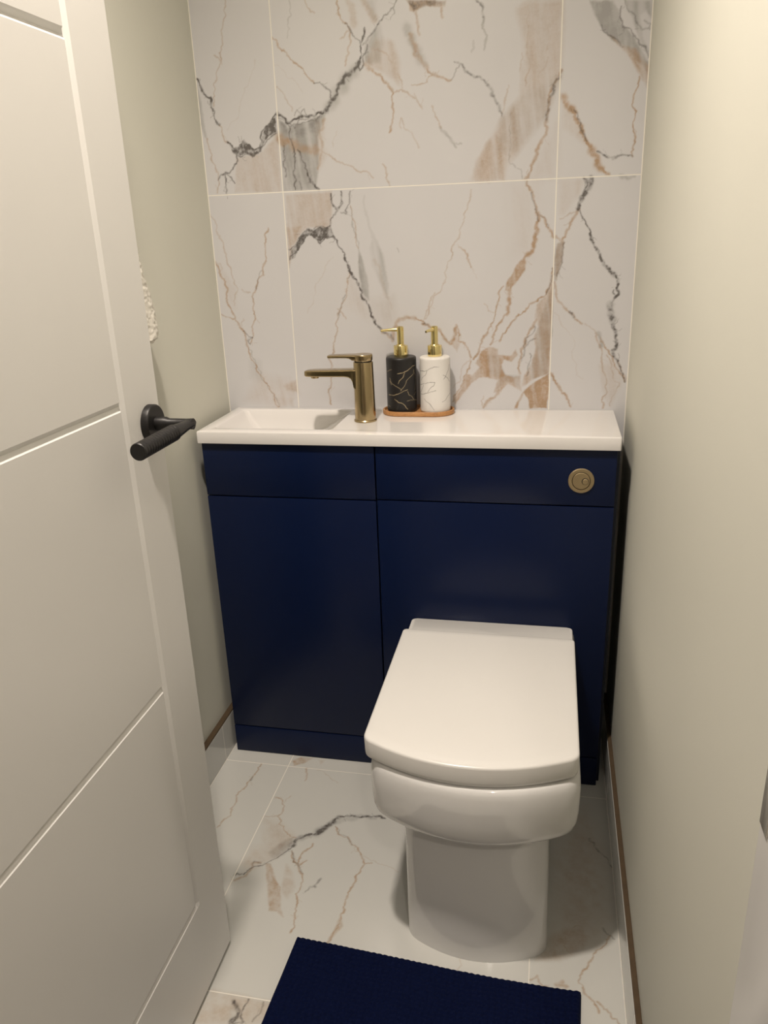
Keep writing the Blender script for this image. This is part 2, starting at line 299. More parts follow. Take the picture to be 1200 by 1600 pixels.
CRACKS = """
k .9 -9.7 90.9 4.0 93.2 18.6 100.1 37.5 106.3
k .9 7.4 94.0 3.6 83.2 -5.2 75.5 -8.1 68.5
k .8 32.2 97.0 30.3 87.8 15.7 78.6 9.0 67.8 2.5 58.5 -2.8 52.4
k .9 -31.0 80.1 -26.6 70.9 -18.4 65.5 -11.1 61.6 -2.7 56.2
k .6 -31.5 73.9 -25.9 64.7
k .9 -35.9 41.6 -19.7 41.6 -6.6 46.2 2.2 50.8 12.8 53.9
k .8 12.7 50.1 16.1 42.4 24.0 37.7 30.9 28.5
k .6 11.7 28.5 30.9 28.5 46.6 25.4
k .9 -18.2 33.1 -9.3 26.2 1.0 23.1 6.8 16.9 12.7 9.2
k .6 -44.0 94.0 -32.4 97.0 -23.6 99.4
k .5 30.6 94.0 39.6 84.7 42.8 69.3 35.3 50.8
k .5 31.6 40.0 42.8 44.7
k .6 -40.8 16.2 -32.2 14.6
w .8 -46.5 94.7 -24.1 95.5 -12.5 101.7 9.1 105.5
w .8 -19.0 97.0 -24.4 86.3 -34.6 80.1 -38.3 73.9
w .8 -47.3 63.2 -29.7 67.8 -15.1 70.9 -0.6 71.6
w .8 -0.6 71.6 -3.3 63.9 -10.1 59.3 -17.5 49.3
w .7 -29.8 64.7 -35.9 53.9 -47.3 44.7
w .8 -47.3 43.1 -30.6 43.1 -17.5 47.8 1.5 53.1
w .8 -28.5 33.1 -22.0 27.7 -13.5 23.1 -7.6 15.4 -2.7 8.5
w .8 40.6 107.8 36.5 95.5 29.2 87.8 20.3 77.0
w .8 18.5 87.0 25.6 83.2 34.4 77.0 41.3 69.3
w .8 16.4 26.2 25.6 29.3 31.9 37.0 45.5 42.4
"""

# ------------------------------------------------------------------ naming helpers
def tag(o, label=None, cat=None, group=None, kind=None):
    if label: o['label'] = label
    if cat: o['category'] = cat
    if group: o['group'] = group
    if kind: o['kind'] = kind
    return o

def empty(name, loc, label, cat, group=None, kind=None):
    o = bpy.data.objects.new(name, None); C.objects.link(o)
    o.location = loc; o.empty_display_size = .05
    bpy.context.view_layer.update()
    return tag(o, label, cat, group, kind)

def link(name, me, mat, parent=None, smooth=None):
    o = bpy.data.objects.new(name, me); C.objects.link(o)
    if mat: me.materials.append(mat)
    if smooth is not None:
        for p in me.polygons: p.use_smooth = True
        me.set_sharp_from_angle(angle=math.radians(smooth))
    if parent is not None:
        o.parent = parent
        q = parent; off = Vector((0, 0, 0))
        while q is not None: off += Vector(q.location); q = q.parent
        o.location = -off          # meshes are written in room coordinates
    return o

def obj(name, bm, mat, parent=None, smooth=35):
    me = bpy.data.meshes.new(name)
    bmesh.ops.recalc_face_normals(bm, faces=bm.faces)
    bm.to_mesh(me); bm.free()
    o = link(name, me, mat, parent, smooth)
    if parent is None:             # put the origin at the base of the thing
        co = [v.co for v in me.vertices]
        c = Vector(((min(v.x for v in co)+max(v.x for v in co))/2, (min(v.y for v in co)+max(v.y for v in co))/2, min(v.z for v in co)))
        me.transform(Matrix.Translation(-c)); o.location = c
    return o

def box(bm, x0, x1, y0, y1, z0, z1, bev=0, seg=2):
    r = bmesh.ops.create_cube(bm, size=1)
    vs = r['verts']
    bmesh.ops.scale(bm, vec=(x1-x0, y1-y0, z1-z0), verts=vs)
    bmesh.ops.translate(bm, vec=((x0+x1)/2, (y0+y1)/2, (z0+z1)/2), verts=vs)
    if bev:
        es = list({e for v in vs for e in v.link_edges})
        bmesh.ops.bevel(bm, geom=es, offset=bev, segments=seg, affect='EDGES', profile=.5)
    return bm

def loft(bm, rings, cap0=True, cap1=True, closed=True):
    vr = [[bm.verts.new(p) for p in r] for r in rings]
    n = len(vr[0])
    for a, b in zip(vr[:-1], vr[1:]):
        for i in range(n if closed else n-1):
            j = (i+1) % n
            bm.faces.new((a[i], a[j], b[j], b[i]))
    if cap0: bm.faces.new(vr[0][::-1])
    if cap1: bm.faces.new(vr[-1])
    return vr

def lathe(bm, prof, c, axis='z', n=48, cap0=True, cap1=True):
    """prof: (radius, height) pairs along the axis starting at c"""
    rings = []
    for r, h in prof:
        ring = []
        for i in range(n):
            a = 2*PI*i/n; u, v = r*math.cos(a), r*math.sin(a)
            if axis == 'z': p = (c[0]+u, c[1]+v, c[2]+h)
            elif axis == 'x': p = (c[0]+h, c[1]+u, c[2]+v)
            else: p = (c[0]+u, c[1]+h, c[2]+v)
            ring.append(p)
        rings.append(ring)
    loft(bm, rings, cap0, cap1)

def tube(bm, pts, rad, n=16):
    """round tube through points; rad scalar or list"""
    pts = [Vector(p) for p in pts]; rings = []
    up = Vector((0, 0, 1))
    for i, p in enumerate(pts):
        t = (pts[min(i+1, len(pts)-1)]-pts[max(i-1, 0)]).normalized()
        s = t.cross(up)
        if s.length < 1e-3: s = t.cross(Vector((0, 1, 0)))
        s.normalize(); w = s.cross(t)
        r = rad[i] if isinstance(rad, (list, tuple)) else rad
        rings.append([p+s*r*math.cos(2*PI*k/n)+w*r*math.sin(2*PI*k/n) for k in range(n)])
    loft(bm, rings)

def rrect(x0, x1, y0, y1, r, z, k=6):
    """rounded rectangle ring, counter-clockwise"""
    out = []
    for cx, cy, a0 in ((x1-r, y1-r, 0), (x0+r, y1-r, PI/2), (x0+r, y0+r, PI), (x1-r, y0+r, 3*PI/2)):
        for i in range(k+1):
            a = a0+PI/2*i/k
            out.append((cx+r*math.cos(a), cy+r*math.sin(a), z))
    return out

# ------------------------------------------------------------------ material helpers
class NT:
    def __init__(s, name):
        s.m = bpy.data.materials.new(name); s.m.use_nodes = True
        s.t = s.m.node_tree; s.n = s.t.nodes; s.b = s.n['Principled BSDF']
    def node(s, ty, **kw):
        x = s.n.new(ty)
        for k, v in kw.items(): setattr(x, k, v)
        return x
    def ln(s, a, b): s.t.links.new(a, b)
    def math(s, op, a, b=None, clamp=False):
        x = s.node('ShaderNodeMath', operation=op, use_clamp=clamp)
        for i, v in enumerate((a, b)):
            if v is None: continue
            if isinstance(v, (int, float)): x.inputs[i].default_value = v
            else: s.ln(v, x.inputs[i])
        return x.outputs[0]
    def mix(s, f, a, b, ty='MIX'):
        x = s.node('ShaderNodeMix', data_type='RGBA', blend_type=ty)
        for i, v in ((0, f), (6, a), (7, b)):
            if isinstance(v, (int, float)): x.inputs[i].default_value = v
            elif isinstance(v, tuple): x.inputs[i].default_value = (*v, 1) if len(v) == 3 else v
            else: s.ln(v, x.inputs[i])
        return x.outputs[2]
    def noise(s, scale, detail=3, rough=.5, vec=None, dist=0):
        x = s.node('ShaderNodeTexNoise'); x.inputs['Scale'].default_value = scale
        x.inputs['Detail'].default_value = detail; x.inputs['Roughness'].default_value = rough
        x.inputs['Distortion'].default_value = dist
        s.ln(vec if vec is not None else s.pos(), x.inputs['Vector'])
        return x.outputs['Fac']
    def pos(s):
        if not hasattr(s, '_p'): s._p = s.node('ShaderNodeNewGeometry').outputs['Position']
        return s._p
    def objc(s):
        if not hasattr(s, '_o'): s._o = s.node('ShaderNodeTexCoord').outputs['Object']
        return s._o
    def xyz(s, v):
        x = s.node('ShaderNodeSeparateXYZ'); s.ln(v, x.inputs[0]); return x.outputs
    def scale(s, v, sc):
        x = s.node('ShaderNodeVectorMath', operation='MULTIPLY'); s.ln(v, x.inputs[0]); x.inputs[1].default_value = sc
        return x.outputs[0]
    def ramp(s, f, stops):
        x = s.node('ShaderNodeValToRGB'); s.ln(f, x.inputs[0])
        e = x.color_ramp.elements
        while len(e) > 1: e.remove(e[-1])
        for i, (p, c) in enumerate(stops):
            q = e[0] if i == 0 else e.new(p)
            q.position = p; q.color = (*c, 1) if len(c) == 3 else (c[0],)*3+(1,)
        return x.outputs[0]
    def bump(s, h, st, dist=.001):
        x = s.node('ShaderNodeBump'); x.inputs['Strength'].default_value = st; x.inputs['Distance'].default_value = dist
        s.ln(h, x.inputs['Height']); s.ln(x.outputs[0], s.b.inputs['Normal'])
    def set(s, col=None, rough=None, metal=None, **kw):
        for k, v in (('Base Color', col), ('Roughness', rough), ('Metallic', metal), *kw.items()):
            if v is None: continue
            k = k.replace('_', ' ')
            if isinstance(v, (int, float)): s.b.inputs[k].default_value = v
            elif isinstance(v, tuple): s.b.inputs[k].default_value = (*v, 1) if len(v) == 3 else v
            else: s.ln(v, s.b.inputs[k])
        return s

def plain(name, col, rough, metal=0, var=.04, nscale=12, bump=0, bscale=300, **kw):
    t = NT(name)
    dark = tuple(c*(1-var) for c in col); lite = tuple(min(1, c*(1+var)) for c in col)
    f = t.noise(nscale, 3, .5, t.objc())
    t.set(t.mix(f, dark, lite), rough, metal, **kw)
    if bump: t.bump(t.noise(bscale, 4, .6, t.objc()), bump)
    return t.m

M = {}
M['paint'] = plain('wall_paint', PAINT, .62, var=.015, nscale=4, bump=.08, bscale=420, Specular_IOR_Level=.3)
M['ceiling'] = plain('ceiling_paint', (.80, .79, .75), .8, bump=.06)
M['door'] = plain('door_satin_paint', DOORC, .38, var=.01, bump=.03, bscale=250)
M['gloss'] = plain('gloss_frame_paint', DOORC, .3, var=.01)
M['ceramic'] = plain('glazed_ceramic', CERAMIC, .07, var=.008, Coat_Weight=.3, Coat_Roughness=.03)
M['seat'] = plain('seat_plastic', (CERAMIC[0]*1.0, CERAMIC[1]*.99, CERAMIC[2]*.97), .22, var=.008)
M['resin'] = plain('basin_resin', (.76, .74, .725), .03, var=.008, IOR=1.62)
M['navy'] = plain('navy_satin', NAVY, .30, var=.05, bump=.02, bscale=160, Specular_IOR_Level=.24)
M['navy_edge'] = plain('navy_carcass_edge', (NAVY[0]*.9, NAVY[1]*.8, NAVY[2]*.6), .5, var=.1)
M['black'] = plain('matt_black_metal', (.014, .013, .013), .42, var=.1, metal=.3)
M['gold'] = plain('polished_gold', (.88, .74, .36), .12, metal=1, var=.02)
M['steel'] = plain('steel', (.62, .6, .56), .25, metal=1)
M['dark'] = plain('dark_gap', (.01, .009, .008), .7)
M['mdf'] = plain('raw_brown_edge', (.075, .048, .024), .85, var=.25, nscale=60, bump=.2)
M['hallfloor'] = plain('hall_laminate', (.30, .25, .19), .5, var=.2)
M['hallwall'] = plain('hall_paint', (.62, .60, .54), .7)

def brushed(name, col, rough, sc):
    t = NT(name)
    f = t.noise(40, 4, .6, t.scale(t.objc(), sc))
    t.set(t.mix(f, tuple(c*.82 for c in col), tuple(min(1, c*1.12) for c in col)), None, 1)
    r = t.node('ShaderNodeMapRange'); t.ln(f, r.inputs[0]); r.inputs[3].default_value = rough*.8; r.inputs[4].default_value = rough*1.3
    t.ln(r.outputs[0], t.b.inputs['Roughness'])
    t.b.inputs['Anisotropic'].default_value = .4
    return t.m
M['brass'] = brushed('brushed_brass', (.45, .35, .20), .19, (60, 60, 2)); M['brass_disc'] = brushed('satin_brass', (.52, .41, .25), .5, (8, 60, 60))

def wood():
    t = NT('oiled_wood')
    v = t.scale(t.objc(), (9, 90, 60))
    f = t.noise(6, 5, .6, v, .6)
    t.set(t.ramp(f, [(.3, (.30, .135, .045)), (.5, (.44, .215, .08)), (.7, (.52, .28, .11))]), .45)
    return t.m
M['wood'] = wood()

def marble(name, masks, gx, gy, vaxis, rough, hw=.0011, base=None, grout=(.80, .77, .70)):
    """porcelain tile with calacatta veining; masks = mesh attribute with the ink amounts"""
    t = NT(name); p = t.pos(); X = t.xyz(p)
    u = X[0]; v = X[vaxis]
    base = base or TILE
    cloud = t.noise(3.2, 4, .55)
    col = t.mix(cloud, tuple(c*.965 for c in base), tuple(min(1, c*1.03) for c in base))
    fine = t.noise(170, 4, .65); mid = t.noise(45, 4, .6)
    if masks:
        a = t.node('ShaderNodeAttribute', attribute_name='ink')
        ch = t.node('ShaderNodeSeparateColor'); t.ln(a.outputs['Color'], ch.inputs[0])
        r, g, b = ch.outputs
        mod = t.math('MULTIPLY_ADD' if False else 'MULTIPLY', mid, 1.0)
        m1 = t.math('ADD', t.math('MULTIPLY', mid, 1.1), .45)
        m2 = t.math('ADD', t.math('MULTIPLY', fine, 1.1), .42)
        gg = t.math('MULTIPLY', t.math('MULTIPLY', g, m1), m2, True)
        bb = t.math('MULTIPLY', t.math('MULTIPLY', b, m1), 1.0, True)
        rr = t.math('MULTIPLY', t.math('MULTIPLY', r, m2), m1, True)
        tan = t.mix(mid, (.47, .29, .16), (.32, .23, .145))
        col = t.mix(t.math('MULTIPLY', bb, .80), col, (.30, .295, .285))
        col = t.mix(t.math('MULTIPLY', gg, .92), col, tan)
        col = t.mix(t.math('MULTIPLY', rr, .92), col, (.085, .075, .068))
    # grout joints
    gm = None
    for ax, cs in ((u, gx), (v, gy)):
        for c in cs:
            d = t.math('ABSOLUTE', t.math('SUBTRACT', ax, c))
            q = t.math('LESS_THAN', d, hw)
            gm = q if gm is None else t.math('MAXIMUM', gm, q)
    if gm is not None:
        col = t.mix(gm, col, grout)
        rg = t.math('ADD', t.math('MULTIPLY', gm, .6-rough), rough)
        t.set(col, rg)
        h = t.math('SUBTRACT', t.math('MULTIPLY', t.noise(30, 2), .05), gm)
        t.bump(h, .35, .0006)
    else:
        t.set(col, rough)
    return t.m

# ------------------------------------------------------------------ vein drawing on a grid
def vnoise(X, Y, cell, seed, octs=3):
    rs = np.random.RandomState(seed); out = np.zeros_like(X); amp = 1.; tot = 0.
    for o in range(octs):
        T = rs.rand(64, 64); c = cell/2**o
        x = X/c; y = Y/c; xi = np.floor(x).astype(int); yi = np.floor(y).astype(int)
        fx = x-xi; fy = y-yi; fx = fx*fx*(3-2*fx); fy = fy*fy*(3-2*fy)
        g = lambda i, j: T[(xi+i) % 64, (yi+j) % 64]
        out += amp*((g(0, 0)*(1-fx)+g(1, 0)*fx)*(1-fy)+(g(0, 1)*(1-fx)+g(1, 1)*fx)*fy); tot += amp; amp *= .5
    return out/tot*2-1

def parse(txt, nhead):
    for l in txt.strip().split('\n'):
        a = l.split(); h = a[:nhead]; f = list(map(float, a[nhead:]))
        yield h, list(zip(f[0::2], f[1::2]))

CH = {'r': 0, 'g': 1, 'b': 2}
def draw_line(ink, xs, ys, WX, WY, ch, w, s, pts, rs, rough=1., modf=None):
    # jagged midpoint subdivision
    for it in range(4):
        q = [pts[0]]
        for a, b in zip(pts[:-1], pts[1:]):
            L = math.hypot(b[0]-a[0], b[1]-a[1])
            if L > 2.2:
                o = rs.randn()*.085*L*rough
                nx, ny = -(b[1]-a[1])/L, (b[0]-a[0])/L
                q.append(((a[0]+b[0])/2+nx*o, (a[1]+b[1])/2+ny*o))
            q.append(b)
        pts = q
    n = len(pts); m = max(3, n//4)
    wv = np.interp(np.linspace(0, m, n), np.arange(m+1), .62+.75*rs.rand(m+1))
    sv = np.interp(np.linspace(0, m, n), np.arange(m+1), .7+.45*rs.rand(m+1))
    for i, (a, b) in enumerate(zip(pts[:-1], pts[1:])):
        hw = max(w*.5*wv[i], .45); R = hw*2.6+1.5+3
        i0, i1 = np.searchsorted(xs, (min(a[0], b[0])-R, max(a[0], b[0])+R))
        j0, j1 = np.searchsorted(ys, (min(a[1], b[1])-R, max(a[1], b[1])+R))
        if i1 <= i0 or j1 <= j0: continue
        X = WX[j0:j1, i0:i1]; Y = WY[j0:j1, i0:i1]
        dx, dy = b[0]-a[0], b[1]-a[1]; L2 = dx*dx+dy*dy+1e-9
        t = np.clip(((X-a[0])*dx+(Y-a[1])*dy)/L2, 0, 1)
        d = np.hypot(X-a[0]-t*dx, Y-a[1]-t*dy)
        v = s*sv[i]*np.exp(-(d/hw)**(2 if w < 3 else 3)); v = v if modf is None or w < 3.5 or ch != 0 else v*modf[j0:j1, i0:i1]
        k = ink[j0:j1, i0:i1, ch]; np.maximum(k, v, out=k)

def draw_patch(ink, xs, ys, WX, WY, ch, s, fe, pts, mod):
    P = np.array(pts); R = fe*2+4
    i0, i1 = np.searchsorted(xs, (P[:, 0].min()-R, P[:, 0].max()+R))
    j0, j1 = np.searchsorted(ys, (P[:, 1].min()-R, P[:, 1].max()+R))
    if i1 <= i0 or j1 <= j0: return
    X = WX[j0:j1, i0:i1]; Y = WY[j0:j1, i0:i1]
    ins = np.zeros(X.shape, bool); D = np.full(X.shape, 1e9)
    for (ax, ay), (bx, by) in zip(pts, pts[1:]+pts[:1]):
        if ay != by:
            c = ((ay > Y) != (by > Y)) & (X < (bx-ax)*(Y-ay)/(by-ay)+ax); ins ^= c
        dx, dy = bx-ax, by-ay; L2 = dx*dx+dy*dy+1e-9
        t = np.clip(((X-ax)*dx+(Y-ay)*dy)/L2, 0, 1)
        D = np.minimum(D, np.hypot(X-ax-t*dx, Y-ay-t*dy))
    sd = np.where(ins, D, -D)
    v = s*np.clip(.5+sd/(fe+.8), 0, 1)*mod[j0:j1, i0:i1]
    k = ink[j0:j1, i0:i1, ch]; k[:] = 1-(1-k)*(1-np.clip(v, 0, 1))

def make_ink(xs, ys, lines, patches, seed, streak, warp=2.2):
    X, Y = np.meshgrid(xs, ys)
    WX = X+warp*vnoise(X, Y, 22, seed, 3); WY = Y+warp*vnoise(X, Y, 22, seed+1, 3)
    WX = WX+.9*vnoise(X, Y, 5, seed+5, 2); WY = WY+.9*vnoise(X, Y, 5, seed+6, 2)
    ink = np.zeros(X.shape+(3,))
    sx, sy = streak
    st = vnoise(X/sx+Y*.12/sx, Y/sy, 10, seed+2, 3)
    mod = .95+.75*st
    fine = np.clip(.95+1.1*vnoise(X, Y, 7, seed+3, 3), .42, 1.3)
    rs = np.random.RandomState(seed+9)
    for h, p in parse(patches, 3): draw_patch(ink, xs, ys, WX, WY, CH[h[0]], float(h[1]), float(h[2]), p, mod*(fine if h[0] == 'r' else 1))
    for h, p in parse(lines, 3):
        ch, w, s = CH[h[0]], float(h[1])*1.15, min(1, float(h[2])*1.25)
        draw_line(ink, xs, ys, WX, WY, ch, w, s, p, rs, 1.2, fine)
        if ch == 2 or s < .45: continue
        for a, b in zip(p[:-1], p[1:]):          # hair-thin side veins
            L = math.hypot(b[0]-a[0], b[1]-a[1])
            for q in range(rs.poisson(L/16*(.75 if ch == 0 else .25))):
                t = rs.rand(); x, y = a[0]+t*(b[0]-a[0]), a[1]+t*(b[1]-a[1]); an = math.atan2(b[1]-a[1], b[0]-a[0])+rs.randn()*.7+(PI if rs.rand() < .5 else 0)
                l = rs.uniform(3, 11); draw_line(ink, xs, ys, WX, WY, ch, .9+.3*rs.rand(), s*.6, [(x, y), (x+l*math.cos(an), y+l*math.sin(an)), (x+l*1.7*math.cos(an+rs.randn()*.4), y+l*1.7*math.sin(an+rs.randn()*.4))], rs)
    return np.clip(ink, 0, 1)

def grid_mesh(name, P, ink=None, wrap=False):
    """P: (rows, cols, 3) array of positions -> mesh with quads and the ink attribute"""
    r, c = P.shape[:2]
    me = bpy.data.meshes.new(name)
    me.vertices.add(r*c); me.vertices.foreach_set('co', P.reshape(-1).astype(np.float32))
    idx = np.arange(r*c).reshape(r, c)
    if wrap:
        nx = np.roll(idx, -1, axis=1); q = np.stack([idx[:-1], nx[:-1], nx[1:], idx[1:]], -1).reshape(-1, 4)
    else:
        q = np.stack([idx[:-1, :-1], idx[:-1, 1:], idx[1:, 1:], idx[1:, :-1]], -1).reshape(-1, 4)
    me.loops.add(q.size); me.loops.foreach_set('vertex_index', q.reshape(-1).astype(np.int32))
    me.polygons.add(len(q)); me.polygons.foreach_set('loop_start', np.arange(0, q.size, 4, dtype=np.int32))
    me.update(calc_edges=True); me.validate()
    if ink is not None:
        a = me.attributes.new('ink', 'FLOAT_COLOR', 'POINT')
        col = np.ones((r*c, 4), np.float32); col[:, :3] = ink.reshape(-1, 3)
        a.data.foreach_set('color', col.reshape(-1))
    return me

def spans(*seg):
    out = []
    for a, b, st in seg:
        n = max(1, int(round((b-a)/st))); out += list(np.linspace(a, b, n, endpoint=False))
    out.append(seg[-1][1])
    return np.array(out)

def extra_veins(x0, x1, y0, y1, n, seed):
    rs = random.Random(seed); L = []
    for i in range(n):
        x = rs.uniform(x0, x1); y = rs.uniform(y0, y1); a = rs.choice((1.0, -1.0))*rs.uniform(.7, 1.5)
        p = [(x, y)]
        for k in range(rs.randint(4, 9)):
            a += rs.uniform(-.4, .4); x += math.cos(a)*45; y += math.sin(a)*45; p.append((x, y))
        L.append('%s %g %g ' % (rs.choice('ggr'), rs.uniform(1.5, 5), rs.uniform(.3, .7))+' '.join('%.0f %.0f' % q for q in p))
    return '\n'.join(L)

# ------------------------------------------------------------------ room measurements (metres)
XL, XR = -.180, .772            # side walls
CEIL = 2.40
YF = -1.50                      # front wall, room side at -1.40
H = .8424                       # worktop height
CF = -.2407                     # cabinet door faces

# back wall (tiled)
xs = spans((XL*1000, XR*1000, 1.45))
zs = spans((0, 820, 20), (820, 1760, 1.45), (1760, 2400, 6))
ink = make_ink(xs, zs, WALL_LINES+extra_veins(-180, 772, 1780, 2350, 9, 4)+'\n', WALL_PATCHES, 11, (1.1, 12))
XX, ZZ = np.meshgrid(xs/1000, zs/1000)
wb = link('wall_back', grid_mesh('wall_back', np.stack([XX, np.zeros_like(XX), ZZ], -1), ink),
          marble('wall_tile_marble', True, (XL+.0012, .001, .601, XR-.0012), (.7328, 1.3328, 1.9328), 2, .27))
tag(wb, kind='structure')
# floor (tiled room floor up to the threshold)
xs = spans((-180, 772, 1.45)); ys = spans((-1500, -1010, 6), (-1010, -230, 1.45), (-230, 0, 20))
ink = make_ink(xs, ys, FLOOR_LINES+extra_veins(-180, 772, -1450, -1050, 5, 8)+'\n', FLOOR_PATCHES, 31, (1.6, 1.6))
XX, YY = np.meshgrid(xs/1000, ys/1000)
fl = link('floor', grid_mesh('floor', np.stack([XX, YY, np.zeros_like(XX)], -1), ink),
          marble('floor_tile_marble', True, (-.002, .6016, -.1655, .762), (-.2833, -.8962), 1, .13, .0010, base=FTILE))
tag(fl, kind='structure')

def slab(name, *b, mat=None, bev=0):
    bm = bmesh.new(); box(bm, *b, bev=bev)
    return tag(obj(name, bm, mat), kind='structure')
slab('wall_left', XL-.1, XL, YF, 0, 0, CEIL, mat=M['paint'])
slab('wall_right', XR, XR+.1, YF, 0, 0, CEIL, mat=M['paint'])
slab('ceiling', XL-.1, XR+.1, YF, .0, CEIL, CEIL+.05, mat=M['ceiling'])
# wall with the doorway, round the opening
bm = bmesh.new()
box(bm, XL, -.035, YF, -1.40, 0, CEIL); box(bm, -.035, XR, YF, -1.40, 2.04, CEIL)
tag(obj('wall_front', bm, M['paint']), kind='structure')
# door lining: latch side, hinge side, head
def lining(name, x0, x1, stop):
    bm = bmesh.new(); box(bm, x0, x1, -1.52, -1.38, 0, 2.01, bev=.003)
    return tag(obj(name, bm, M['gloss']), kind='structure')
j = lining('trim_1', .742, XR-.001, True)
bm = bmesh.new(); box(bm, .730, .743, -1.50, -1.438, 0, 2.0, bev=.002)
obj('door_stop', bm, M['gloss'], j)
bm = bmesh.new()
box(bm, .7405, .7435, -1.400, -1.3845, .887, 1.06, bev=.001)
obj('strike_plate', bm, M['steel'], j)
lining('trim_2', -.034, -.006, False)
bm = bmesh.new(); box(bm, -.034, XR-.001, -1.52, -1.38, 2.011, 2.039, bev=.003)
tag(obj('trim_3', bm, M['gloss']), kind='structure')
# hallway outside the door
slab('floor_hall', -1.0, 1.7, -3.2, -1.501, -.02, 0, mat=M['hallfloor'])
slab('ceiling_hall', -1.0, 1.7, -3.2, -1.501, CEIL, CEIL+.05, mat=M['ceiling'])
slab('wall_hall_left', -1.1, -1.0, -3.2, -1.501, 0, CEIL, mat=M['hallwall'])
slab('wall_hall_right', 1.7, 1.8, -3.2, -1.501, 0, CEIL, mat=M['hallwall'])
slab('wall_hall_front', -1.0, 1.7, -3.3, -3.2, 0, CEIL, mat=M['hallwall'])
bm = bmesh.new(); box(bm, -1.0, XL, -1.51, YF-.0, 0, CEIL); box(bm, XR, 1.7, -1.51, YF, 0, CEIL)
tag(obj('wall_hall_back', bm, M['hallwall']), kind='structure')

# tiled skirtings with raw brown top edge
sk = marble('skirting_tile_marble', False, (), (-.2833, -.8962), 1, .12, .0010, base=FTILE)
def skirting(name, xa, xb, y0, y1):
    bm = bmesh.new(); box(bm, xa, xb, y0, y1, 0.0005, .100, bev=.0008, seg=1)
    s = tag(obj(name, bm, sk), kind='structure')
    bm = bmesh.new(); box(bm, xa+.0008, xb-.0004, y0+.001, y1-.001, .0998, .1045)
    me = bpy.data.meshes.new('raw_edge'); bm.to_mesh(me); bm.free()
    o = bpy.data.objects.new('raw_edge', me); C.objects.link(o); me.materials.append(M['mdf'])
    o.parent = s; o.location = -s.location; o['label'] = 'brown unfinished top edge'
    return s
skirting('baseboard_left', XL, -.1655, -1.37, -.002)
skirting('baseboard_right', .762, XR, -1.37, -.002)

# ------------------------------------------------------------------ panelled door leaf
XD, Y0, Z0, DL, DH = .0541, -.7957, .008, .66, 1.978
door = empty('door_1', (XD-.02, Y0-DL, Z0), None, None, kind='structure')
GW, GD = .0065, .0055
sa, sb = .098, DL-.098
zg = [.1888+.005, .6105+.005, 1.0353+.005, 1.4616+.005, 1.887]
ss = sorted({0, .002, DL-.002, DL, *[c+d for c in (sa, sb) for d in (-GW, 0, GW)]})
zz = sorted({Z0, Z0+.002, Z0+DH-.002, Z0+DH, *[c+d for c in zg for d in (-GW, 0, GW)]})
def depth(s, z):
    if s in (0, DL) or z in (Z0, Z0+DH): return .002
    v = 0
    if zg[0]-1e-6 <= z <= zg[-1]+1e-6:
        for c in (sa, sb):
            if abs(s-c) < 1e-6: v = GD
    if sa-1e-6 <= s <= sb+1e-6:
        for c in zg:
            if abs(z-c) < 1e-6: v = GD
    return v
bm = bmesh.new()
g = [[bm.verts.new((XD-depth(s, z), Y0-s, z)) for s in ss] for z in zz]
for i in range(len(zz)-1):
    for k in range(len(ss)-1):
        bm.faces.new((g[i][k+1], g[i][k], g[i+1][k], g[i+1][k+1]))
XB = XD-.040
per = [g[0][k] for k in range(len(ss))]+[g[i][-1] for i in range(1, len(zz))]+[g[-1][k] for k in range(len(ss)-2, -1, -1)]+[g[i][0] for i in range(len(zz)-2, 0, -1)]
bk = [bm.verts.new((XB, v.co.y, v.co.z)) for v in per]
for i in range(len(per)):
    k = (i+1) % len(per); bm.faces.new((per[i], per[k], bk[k], bk[i]))
bm.faces.new(bk)
obj('door_leaf', bm, M['door'], door, smooth=12)
# lever handle
hd = empty('door_handle', (0, 0, 0), None, None)
del_keys = [k for k in ('label', 'category') if k in hd]
hd.parent = door; hd.location = Vector((XD, -.8290, 1.0020))-Vector(door.location)
hd['label'] = 'matt black lever handle'
hx, hy, hz = XD, -.8290, 1.0020
bm = bmesh.new()
lathe(bm, [(.0268, .0), (.0268, .008), (.0262, .0095), (.0248, .0105), (.010, .0105)], (hx, hy, hz), 'x', 56)
obj('rose', bm, M['black'], hd)
bm = bmesh.new()
lathe(bm, [(.0095, .0), (.0095, .016), (.0075, .020), (.0072, .046), (.0078, .056)], (hx+.0095, hy, hz), 'x', 32)
obj('neck', bm, M['black'], hd)
bm = bmesh.new()
LX = hx+.060
prof = [(.0005, .013), (.0035, .0125), (.0052, .010), (.0058, .006), (.0062, .0), (.0075, -.020), (.0092, -.040), (.0100, -.048)]
y = -.050
while y > -.140:
    prof += [(.0102, y), (.0112, y-.0008), (.0112, y-.0046), (.0102, y-.0054)]; y -= .0066
prof += [(.0112, y), (.0112, y-.004), (.0104, y-.0052), (.0004, y-.0054)]
lathe(bm, prof, (LX, hy, hz), 'y', 40)
obj('lever', bm, M['black'], hd, smooth=25)
bm = bmesh.new(); lathe(bm, [(.0026, -.002), (.0026, .0012), (.001, .0012)], (hx+.0095, hy-.011, hz-.0165), 'x', 16)
o = obj('grub_screw', bm, M['steel'], hd); o['label'] = 'small bright steel screw'

